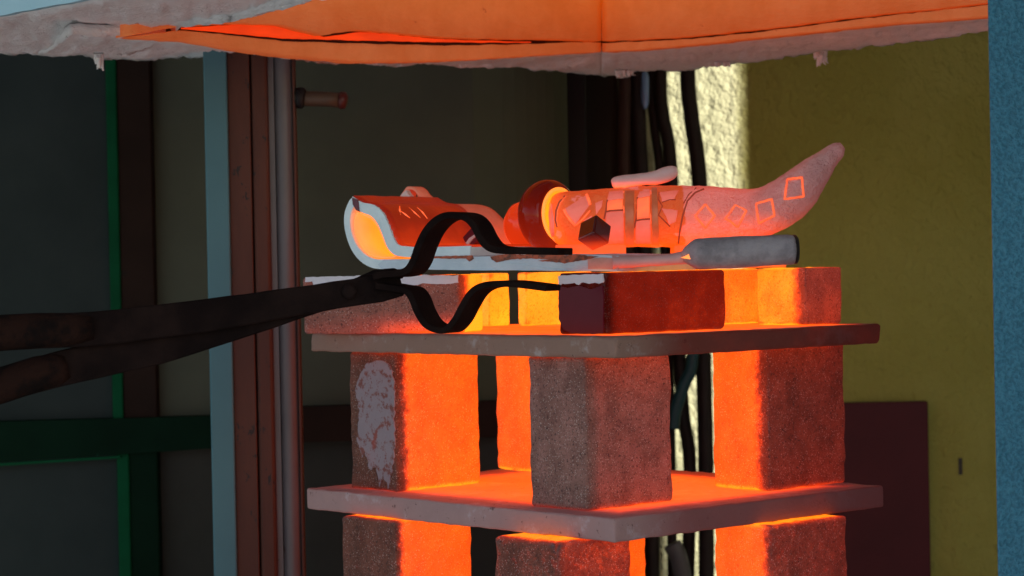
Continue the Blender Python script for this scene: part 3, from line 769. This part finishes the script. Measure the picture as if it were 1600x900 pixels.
tpp = spline(tp, 5)
fr = [[on_s(x, y, .27)+SG*(.035*i/4) for x, y in tpp] for i in range(5)]
bk = [[on_s(x+(652-x)*.12, y+5+(y-294)*.08, .27)+SG*(.035*i/4) for x, y in tpp] for i in range(5)]
grid_solid(fr, bk, 'raised_tip', M_arch, ar)
prism([on_s(x, y, .251) for x, y in [(612, 336), (619, 317), (628, 303), (634, 297), (638, 304), (645, 311), (655, 317), (662, 336)]], SG*.012, 'tip_inner_face', M_tipl, ar)
dl = thing('dark_glazed_shard', on_s(733, 384, .30), 'small purplish dark glazed shard seen through the upper loop of the tongs', 'shard')
prism([on_s(x, y, .20) for x, y in [(720, 383), (724, 370), (735, 358), (744, 352), (750, 362), (746, 374), (738, 386)]], SG*.02, 'glazed_edge', M_lap, dl)
prism([on_s(x, y, .196) for x, y in [(727, 380), (733, 372), (745, 364), (746, 367), (736, 375), (730, 383)]], SG*.004, 'pale_chip', M_cut, dl)

# red glazed bowls
n = N('red_bowl_glaze'); f1 = n.noise(9, 3, .5); n.base((.04, .001, .001), .08, .22)
zd = n.dot(n.geo.outputs['Position'], (0, 0, 1))
n.heat(n.math('ADD', n.step(zd, ZT+.03, ZT+.15, .42, .25), n.math('MULTIPLY', n.math('SUBTRACT', f1, .5), .12)), 1); M_bowl = n.m
n = N('red_bowl_hot'); n.base((.25, .02, .008), .15, .6); n.heat(.50, 1); M_bowl2 = n.m
n = N('yellow_hot_rim'); n.base((.6, .4, .25), .7, .2); n.heat(.88, 1); M_rim = n.m
bc_ = P(856, 337, 3.90); ax = Vector((.76, -.65, .03)).normalized()
bw = thing('red_bowl', bc_, 'dark red glazed round bowl on edge around the neck of the long sculpture', 'bowl')
rb = .0615
prof = [(.012, -.038), (.030, -.036), (.046, -.029), (.056, -.018), (.0605, -.006), (rb, .004), (.060, .013), (.056, .020), (.050, .0245), (.0465, .025)]
lathe([(r, s) for r, s in prof]+[(.044, .022), (.042, .010), (.030, .0), (.010, -.004)], bc_, ax, 'bowl_shell', M_bowl, bw, 56)
lathe([(.0440, .014), (.0465, .0255), (.0470, .0270), (.0450, .0282), (.041, .0285), (.040, .014)], bc_, ax, 'glowing_rim', M_rim, bw, 56)
b2c = P(822, 352, 4.0)
bo = thing('red_bowl', b2c, 'smaller brighter red bowl peeping out behind the dark red one', 'bowl')
lathe([(.010, -.03), (.030, -.027), (.040, -.015), (.043, 0), (.041, .014), (.034, .022), (.03, .02), (.01, .0)], b2c, ax, 'bowl_shell', M_bowl2, bo, 40)

# long fish-like sculpture with upturned tail
FD = 3.88; MPP = FD/F
sp = spline([(858, 342, 24), (862, 342, 33), (870, 342, 39), (884, 342, 42.5), (905, 342, 44), (960, 340, 46), (1020, 338, 48), (1060, 338, 47.5), (1110, 337, 46), (1160, 335, 40.5), (1195, 330, 38), (1222, 317, 37), (1245, 299, 34.5), (1264, 279, 29), (1282, 260, 22), (1298, 244, 16), (1310, 233, 12), (1316, 228, 7)], 6)
n = N('fish_clay'); f1 = n.noise(20, 5, .6); f2 = n.noise(150, 4, .65); f3 = n.noise(45, 4, .7)
px_ = n.dot(n.geo.outputs['Position'], (1, 0, 0)); zd = n.dot(n.geo.outputs['Position'], (0, 0, 1))
fx0, fx1 = P(850, 340, FD).x, P(1320, 340, FD).x
tx = n.math('ADD', px_, n.math('MULTIPLY', n.math('SUBTRACT', n.noise(26, 3, .5), .5), .035))
tm = n.math('MULTIPLY', n.step(tx, P(861, 340, FD).x, P(864, 340, FD).x), n.step(tx, P(1062, 340, FD).x, P(1066, 340, FD).x, 1, 0))
tm = n.math('MULTIPLY', tm, n.step(n.noise(21, 3, .5), .60, .63, 1, .15))
n.base(n.mix(tm, n.mix(n.step(f1, .35, .65), (.62, .50, .48), (.70, .58, .56)), (.40, .23, .075)), n.math('SUBTRACT', .75, n.math('MULTIPLY', tm, .35)), .3)
hb_ = n.step(zd, ZT+.035, ZT+.11, .65, .47)
hx = n.step(px_, fx0+.30, fx1-.02, 0, .20); hl = n.step(px_, fx0-.005, fx0+.05, .22, 0)
lowt = n.math('MULTIPLY', n.step(px_, fx0+.30, fx0+.40, 0, 1), n.step(f3, .45, .62, 0, .12))
h = n.math('SUBTRACT', n.math('ADD', hb_, hl), hx); h = n.math('ADD', h, n.math('MULTIPLY', n.math('SUBTRACT', f1, .5), .12))
n.heat(h, 1); n.bump(n.math('ADD', f2, n.math('MULTIPLY', f3, 1.4)), 1.0, .007); M_fish = n.m
M_bare = m_clay('pink_bare_clay', (.52, .32, .28), (.60, .40, .36), ZT+.035, ZT+.11, .62, .50, .75)
n = N('tan_glaze'); f1 = n.noise(30, 4, .6); f2 = n.noise(26, 4, .65)
n.base(n.mix(n.step(f1, .35, .65), (.34, .19, .075), (.42, .25, .10)), .35, .5)
zd = n.dot(n.geo.outputs['Position'], (0, 0, 1))
n.heat(n.math('ADD', n.step(zd, ZT+.035, ZT+.09, .60, .40), n.math('MULTIPLY', n.math('SUBTRACT', f1, .5), .1)), 1); n.bump(f1, .2, .002); M_tan = n.m
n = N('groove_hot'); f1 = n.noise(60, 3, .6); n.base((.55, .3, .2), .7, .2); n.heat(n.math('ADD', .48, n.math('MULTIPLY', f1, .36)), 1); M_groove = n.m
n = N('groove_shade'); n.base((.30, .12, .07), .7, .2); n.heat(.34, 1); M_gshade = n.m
fish = thing('fish_sculpture', P(1040, 386, FD), 'long pink-hot clay fish sculpture with raised tail, diamond marks and tan glazed bands', 'sculpture')
def fish_c(x, y):
    best = min(sp, key=lambda s: (s[0]-x)**2+(s[1]-y)**2-.25*0)
    # perpendicular distance to the nearest stretch of the spine
    bd = None
    for a, b in zip(sp, sp[1:]):
        vx, vy = b[0]-a[0], b[1]-a[1]; L = vx*vx+vy*vy
        t = max(0, min(1, ((x-a[0])*vx+(y-a[1])*vy)/L)) if L else 0
        d = math.hypot(x-a[0]-vx*t, y-a[1]-vy*t); r = a[2]+(b[2]-a[2])*t
        if bd is None or d < bd[0]: bd = (d, r)
    return bd
def fish_surf(x, y, off):
    d, r = fish_c(x, y)
    s = math.sqrt(max(r*r-d*d, 0))*MPP
    return P(x, y, FD-s-off)
fpts = [P(x, y, FD) for x, y, r in sp]; frad = [r*MPP for x, y, r in sp]
tube(fpts, frad, 'fish_body', M_fish, fish, 72, .0022)
def fish_patch(name, quad, off, mat, nu=8, nv=8, wob=0, deep=.004):
    a, b, c, d = [Vector((*q, 0)) for q in quad]; f, k = [], []
    for i in range(nu+1):
        r1, r2 = [], []
        for j in range(nv+1):
            q = a.lerp(b, j/nv).lerp(d.lerp(c, j/nv), i/nu)
            if wob and (i in (0, nu) or j in (0, nv)):
                q = q+noise.noise_vector(q*.09)*wob
            r1.append(fish_surf(q.x, q.y, off)); r2.append(fish_surf(q.x, q.y, -deep))
        f.append(r1); k.append(r2)
    return grid_solid(f, k, name, mat, fish)
def fish_line(name, pts, wpx, mat, off=.0006):
    """carved line: a low ribbon following the surface"""
    pts = [Vector((*p, 0)) for p in pts]; L, Rr = [], []
    n_ = len(pts); f = [[], [], []]; b = [[], [], []]
    for i, p in enumerate(pts):
        t = (pts[min(i+1, n_-1)]-pts[max(i-1, 0)]).normalized(); s = Vector((-t.y, t.x, 0))
        for k, w_ in enumerate((-1, 0, 1)):
            q = p+s*w_*wpx/2
            f[k].append(fish_surf(q.x, q.y, off if k == 1 else off*.7)); b[k].append(fish_surf(q.x, q.y, -.003))
    return grid_solid(f, b, name, mat, fish)
def diamond(pts):
    vs = []
    loop = dense([Vector((*p, 0)) for p in pts], 2.5); loop.append(loop[0])
    fish_line('carved_diamond', [(v.x+noise.noise(v*.3)*.7, v.y+noise.noise(v*.3+Vector((5, 5, 5)))*.7) for v in loop], 3.3, M_groove, .0020)
diamond([(1102, 319), (1117, 337), (1102, 356), (1086, 337)])
diamond([(1149, 320), (1166, 329), (1153, 355), (1134, 341)])
diamond([(1181, 318), (1206, 311), (1210, 337), (1186, 349)])
diamond([(1230, 280), (1253, 277), (1256, 307), (1226, 311)])
# tan glazed bands and windows
fish_patch('bare_patch', [(881, 327), (917, 304), (922, 319), (899, 352)], .0026, M_bare, 10, 10, .5)
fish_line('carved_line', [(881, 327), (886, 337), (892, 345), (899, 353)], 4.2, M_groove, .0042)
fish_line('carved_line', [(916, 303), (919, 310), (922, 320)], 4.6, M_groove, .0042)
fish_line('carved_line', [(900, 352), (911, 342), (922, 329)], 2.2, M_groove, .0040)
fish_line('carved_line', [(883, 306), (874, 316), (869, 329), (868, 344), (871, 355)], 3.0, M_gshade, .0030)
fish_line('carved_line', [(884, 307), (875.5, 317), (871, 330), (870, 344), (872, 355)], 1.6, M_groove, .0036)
fish_patch('bare_patch', [(930, 317), (942, 313), (941, 322), (931, 336)], .0026, M_bare, 6, 6, 1.5)
fish_patch('bare_patch', [(911, 345), (924, 337), (930, 345), (916, 352)], .0026, M_bare, 6, 6, 1.5)
fish_patch('bare_patch', [(857, 330), (864, 318), (866, 368), (858, 374)], .0026, M_bare, 6, 6, 2)
for x0, x1, yt, yb, ye in ((946, 974, 308, 328, 381), (993, 1016, 304, 342, 381)):
    fish_patch('bare_panel', [(x0, yb+2), (x1, yb), (x1+1, ye), (x0, ye)], .0022, M_bare, 8, 8, .5)
    fish_patch('bare_panel', [(x0+6, 299), (x1, 297.5), (x1, yt+2), (x0+2, yt+6)], .0022, M_bare, 6, 8, .6)
    fish_patch('hot_window', [(x0+3, yt+6), (x1-1, yt+3), (x1-1, yb-1), (x0+2, yb+1)], .0026, M_groove, 8, 8, .4)
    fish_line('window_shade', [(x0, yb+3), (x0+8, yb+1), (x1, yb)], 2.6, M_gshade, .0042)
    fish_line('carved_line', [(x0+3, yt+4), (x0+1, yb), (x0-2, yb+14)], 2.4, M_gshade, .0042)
    fish_line('carved_line', [(x1+.5, 299), (x1+.5, yb), (x1+2, ye)], 2.0, M_groove, .0040)
fish_patch('raised_strap', [(976, 297.5), (991, 297), (991, 383), (977, 383)], .0042, M_tan, 16, 6, 1.0)
fish_patch('raised_strap', [(1018, 293), (1027, 293), (1030, 384), (1019, 384)], .0042, M_tan, 16, 6, 1.0)
fish_patch('bare_patch', [(1030, 300), (1062, 297), (1054, 311), (1034, 315)], .0026, M_bare, 6, 8, 1.6)
fish_patch('bare_patch', [(1034, 326), (1060, 328), (1056, 345), (1046, 353)], .0026, M_bare, 8, 8, 2.5)
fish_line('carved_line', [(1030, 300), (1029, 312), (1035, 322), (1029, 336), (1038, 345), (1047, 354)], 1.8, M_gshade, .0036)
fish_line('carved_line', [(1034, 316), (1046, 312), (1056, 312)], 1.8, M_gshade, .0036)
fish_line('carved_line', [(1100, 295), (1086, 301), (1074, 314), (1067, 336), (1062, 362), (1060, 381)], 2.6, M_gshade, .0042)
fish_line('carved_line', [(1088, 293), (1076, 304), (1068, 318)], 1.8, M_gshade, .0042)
# knob lying along the back
M_knob = m_clay('pink_clay', (.64, .52, .50), (.70, .58, .56), P(960, 297, FD).z, P(960, 276, FD).z, .82, .24, .7)
kp = spline([(956, 287, 5), (960, 286, 9), (972, 284, 10), (990, 281.5, 9.5), (1008, 279.5, 9.5), (1026, 277.5, 11), (1040, 273, 12), (1052, 268.5, 10), (1058, 267, 6)], 4)
tube([P(x, y, FD) for x, y, r in kp], [r*MPP for x, y, r in kp], 'clay_fin', M_knob, fish, 20, .0008)
# hot pads carrying the fish
M_pad = m_clay('hot_pad_clay', (.34, .16, .09), (.4, .2, .12), ZT, ZT+.06, .72, .62)
zf = P(915, 385, FD).z
pa = P(868, 390, FD-.02); pe = P(978, 390, FD-.02); L_ = (pe-pa).length
pa.z = P(966, 400, 3.6).z+.001
ex_ = Vector(((pe-pa).x, (pe-pa).y, 0)).normalized(); ey_ = Vector((-ex_.y, ex_.x, 0))
pad = rough_box('clay_pad', pa, L_, .045, max(.006, zf-pa.z+.004), M_pad, None, r=.002, amp=.0006, ex=ex_, ey=ey_)
tag(pad, 'low orange-hot clay pad under the head end of the fish sculpture', 'kiln prop')
pa = P(1054, 400, FD-.015); pe = P(1228, 400, FD+.0)
pa.z = ZT+.001; L_ = (pe-pa).length; ex_ = Vector(((pe-pa).x, (pe-pa).y, 0)).normalized(); ey_ = Vector((-ex_.y, ex_.x, 0))
pad2 = rough_box('clay_pad', pa, L_, .05, P(1110, 384, FD).z-ZT+.003, M_pad, None, r=.002, amp=.0006, ex=ex_, ey=ey_)
tag(pad2, 'long hot clay pad under the tail half of the fish, behind the grey handle', 'kiln prop')

# small dark red cube
n = N('dark_red_glaze'); f1 = n.noise(14, 4, .6); n.base((.05, .006, .004), .10, .6)
zd = n.dot(n.geo.outputs['Position'], (0, 0, 1)); zc0 = P(930, 390, 3.72).z
n.heat(n.math('ADD', n.step(zd, zc0, zc0+.034, .60, .10), n.math('MULTIPLY', n.math('SUBTRACT', f1, .5), .08)), 1); M_cube = n.m
bm = bmesh.new(); bmesh.ops.create_cube(bm, size=.0370)
bmesh.ops.bevel(bm, geom=bm.edges[:]+bm.verts[:], offset=.0034, segments=3, affect='EDGES', profile=.6)
for v in bm.verts: v.co += noise.noise_vector(v.co*50)*.0008
me = bpy.data.meshes.new('glazed_cube'); bm.to_mesh(me); bm.free()
for f in me.polygons: f.use_smooth = f.area < 2e-4
cb = link('glazed_cube', me, M_cube, None, P(929, 364, 3.73))
t_ = [(80, .82), (205, .772), (-35, .855)]
cols = [Vector((l*math.cos(R(a)), l*math.sin(R(a)), -math.sqrt(1-l*l))) for a, l in t_]
mm = Matrix((cols[0], cols[1], cols[2])).transposed()
if mm.determinant() < 0: mm = Matrix((cols[0], cols[2], cols[1])).transposed()
cb.rotation_euler = (CM.to_3x3() @ mm).to_euler()
tag(cb, 'small dark red glazed cube tipped on its edge before the fish sculpture', 'cube')

# grey clay handle with flat blade
hd = thing('clay_ladle', P(1160, 418, 3.62), 'grey clay ladle with thick round handle and flat stem lying along the slab end', 'ladle')
n = N('grey_clay'); f1 = n.noise(25, 5, .65); f2 = n.noise(140, 4, .7)
n.base(n.mix(n.step(f1, .35, .65), (.24, .225, .24), (.38, .35, .365)), .85, .3)
px_ = n.dot(n.geo.outputs['Position'], (1, 0, 0)); zd = n.dot(n.geo.outputs['Position'], (0, 0, 1))
n.heat(n.math('ADD', n.step(px_, P(1060, 400, 3.6).x, P(1100, 400, 3.6).x, .26, .04), n.step(zd, ZT+.002, ZT+.015, .22, .0)), 1)
n.bump(n.math('ADD', f2, f1), .7, .004); M_gclay = n.m
HD = 3.60
hp = spline([(1066, 402, 7), (1074, 400, 15), (1086, 398, 22.5), (1100, 396.5, 24.5), (1150, 394, 24.5), (1200, 391.5, 24), (1232, 390, 23.5), (1240, 389.7, 22), (1243, 389.6, 17)], 5)
tube([P(x, y, HD) for x, y, r in hp], [r*HD/F for x, y, r in hp], 'round_handle', M_gclay, hd, 32, .0012)
he = [(1238, 389.8, 22.8), (1241, 389.7, 23.2), (1244, 389.6, 22.5), (1247, 389.5, 18), (1248, 389.5, 8)]
tube([P(x+.5, y, HD+.004) for x, y, r in he], [r*HD/F for x, y, r in he], 'black_end', m_paint('black_glaze', (.012, .008, .008), (.02, .012, .012), .4, .4), hd, 32)
M_stem = m_clay('pink_grey_clay', (.40, .32, .31), (.48, .39, .38), ZT+.004, ZT+.022, .52, .24, .8)
stp = [(957, 410, 11), (975, 409, 10), (1010, 407.5, 9), (1045, 405.5, 9), (1062, 403.5, 10), (1076, 401, 12)]
f_, b_ = [], []
stq = spline(stp, 5)
tube([P(x, y, HD+.012) for x, y, r in stq], [r*HD/F for x, y, r in stq], 'flat_stem', M_stem, hd, 20, .001, flat=1.6)
prism([P(x, y, HD-.0165) for x, y in [(1064, 402.5), (1070, 400.5), (1077, 396.5), (1081, 395), (1084, 397), (1084.5, 401), (1083, 404), (1078, 405), (1071, 404)]], Vector((0, .01, 0)), 'hot_notch', M_rim, hd)
bl = [(955, 390), (1078, 392), (1078, 399), (955, 398)]

# ------------------------------------------------------------------ tongs
n = N('black_iron'); f1 = n.noise(14, 5, .65); f2 = n.noise(130, 4, .7)
n.base(n.mix(n.step(f1, .35, .65), (.009, .006, .006), (.018, .011, .010)), .9, .03); n.bump(n.math('ADD', f2, f1), .5, .003); M_iron = n.m
n = N('rusty_iron'); f1 = n.noise(20, 5, .7); f2 = n.noise(110, 4, .7)
n.base(n.mix(n.step(f1, .42, .6), (.008, .006, .006), (.020, .010, .008)), .95, .03); n.bump(n.math('ADD', f2, f1), .6, .003); M_rust = n.m
tg = thing('blacksmith_tongs', P(545, 455, 3.66), 'long black iron tongs with two looped jaws reaching in from the left', 'tongs')
def td(x): return 3.30+(x/880)*.26 if x < 880 else 3.56
WV = Vector((.024, .052, .0))          # the flat of the strap
def strap(pts, name, thick=11, wv=WV, seg=5, widths=None):
    raw = spline(pts, seg); f, b = [], []
    vs = []; n_ = len(raw); fs = []
    for i, (x, y) in enumerate(raw):
        a, c = raw[max(i-1, 0)], raw[min(i+1, n_-1)]
        tx, ty = c[0]-a[0], c[1]-a[1]; L = math.hypot(tx, ty); nx, ny = -ty/L*thick/2, tx/L*thick/2
        d = td(x); k = widths(i/(n_-1)) if widths else 1
        p, q = P(x+nx, y+ny, d), P(x-nx, y-ny, d)
        vs += [p-wv*.5*k, p+wv*.5*k, q+wv*.5*k, q-wv*.5*k]
    for i in range(n_-1):
        for j in range(4):
            fs.append((i*4+j, i*4+(j+1) % 4, (i+1)*4+(j+1) % 4, (i+1)*4+j))
    fs += [(0, 1, 2, 3), tuple(range((n_-1)*4, n_*4))]
    o = mesh(name, vs, fs, M_iron, tg)
    m = o.modifiers.new('bevel', 'BEVEL'); m.width = .0016; m.segments = 2; m.limit_method = 'ANGLE'; m.angle_limit = R(40)
    return o
strap([(596, 432), (612, 428), (632, 427), (648, 422), (658, 408), (665, 388), (676, 364), (690, 347), (706, 338), (724, 337), (740, 341), (752, 353), (762, 372), (774, 386), (792, 391), (830, 392), (884, 393)], 'upper_jaw', 11)
strap([(600, 446), (626, 450), (646, 454), (656, 466), (664, 486), (676, 505), (692, 514), (708, 514), (722, 500), (734, 478), (745, 460), (758, 449), (776, 444), (805, 443), (835, 446), (865, 450)], 'lower_jaw', 10)
def bar(poly_top, poly_bot, name, mat, dz=0.0, dep=.014, n=40):
    t = resample(poly_top, n); b = resample(poly_bot, n); vs = []; fs = []
    for i in range(n):
        d = td(t[i][0])+dz
        j = noise.noise(Vector((t[i][0]*.03, dz*90, 0)))*1.2
        p, q = P(t[i][0], t[i][1]+j, d), P(b[i][0], b[i][1]+j*.6, d)
        vs += [p, p+Vector((0, dep, 0)), q+Vector((0, dep, 0)), q]
    for i in range(n-1):
        for j in range(4):
            fs.append((i*4+j, i*4+(j+1) % 4, (i+1)*4+(j+1) % 4, (i+1)*4+j))
    fs += [(0, 1, 2, 3), tuple(range((n-1)*4, n*4))]
    o = mesh(name, vs, fs, mat, tg)
    m = o.modifiers.new('bevel', 'BEVEL'); m.width = .004; m.segments = 3; m.limit_method = 'ANGLE'; m.angle_limit = R(40)
    return o
bar([(-700, 545), (-60, 496), (0, 492), (150, 487), (330, 466), (480, 446), (560, 434), (610, 421), (622, 424)],
    [(-700, 600), (-60, 552), (0, 548), (150, 541), (330, 518), (480, 491), (560, 477), (605, 471), (632, 462)], 'upper_rein', M_iron)
bar([(-700, 720), (-60, 592), (0, 575), (100, 545), (250, 520), (400, 495), (500, 455), (560, 432), (600, 414), (618, 418)],
    [(-700, 790), (-60, 645), (0, 630), (100, 603), (250, 570), (400, 522), (500, 488), (560, 470), (600, 440), (632, 434)], 'lower_rein', M_iron, .016)
tube([P(546, 455, td(546)-.012), P(546, 455, td(546)-.008), P(546, 455, td(546)+.03), P(546, 455, td(546)+.036)], [.008, .012, .012, .009], 'rivet', M_iron, tg, 18, side=Vector((1, 0, 0)))
for nm, xs, y0 in (('rusty_grip', [-700, -60, 0, 60, 110, 145], (572, 526, 520, 517, 515, 513)), ('rusty_grip', [-700, -60, 0, 60, 90, 104], (755, 619, 603, 584, 577, 573))):
    tube([P(x, y, td(x)+(.006 if y0[0] < 600 else .022)) for x, y in zip(xs, y0)], [.0262, .0262, .0262, .0258, .0245, .018], nm, M_rust, tg, 16, .0012, side=Vector((0, 1, 0)))
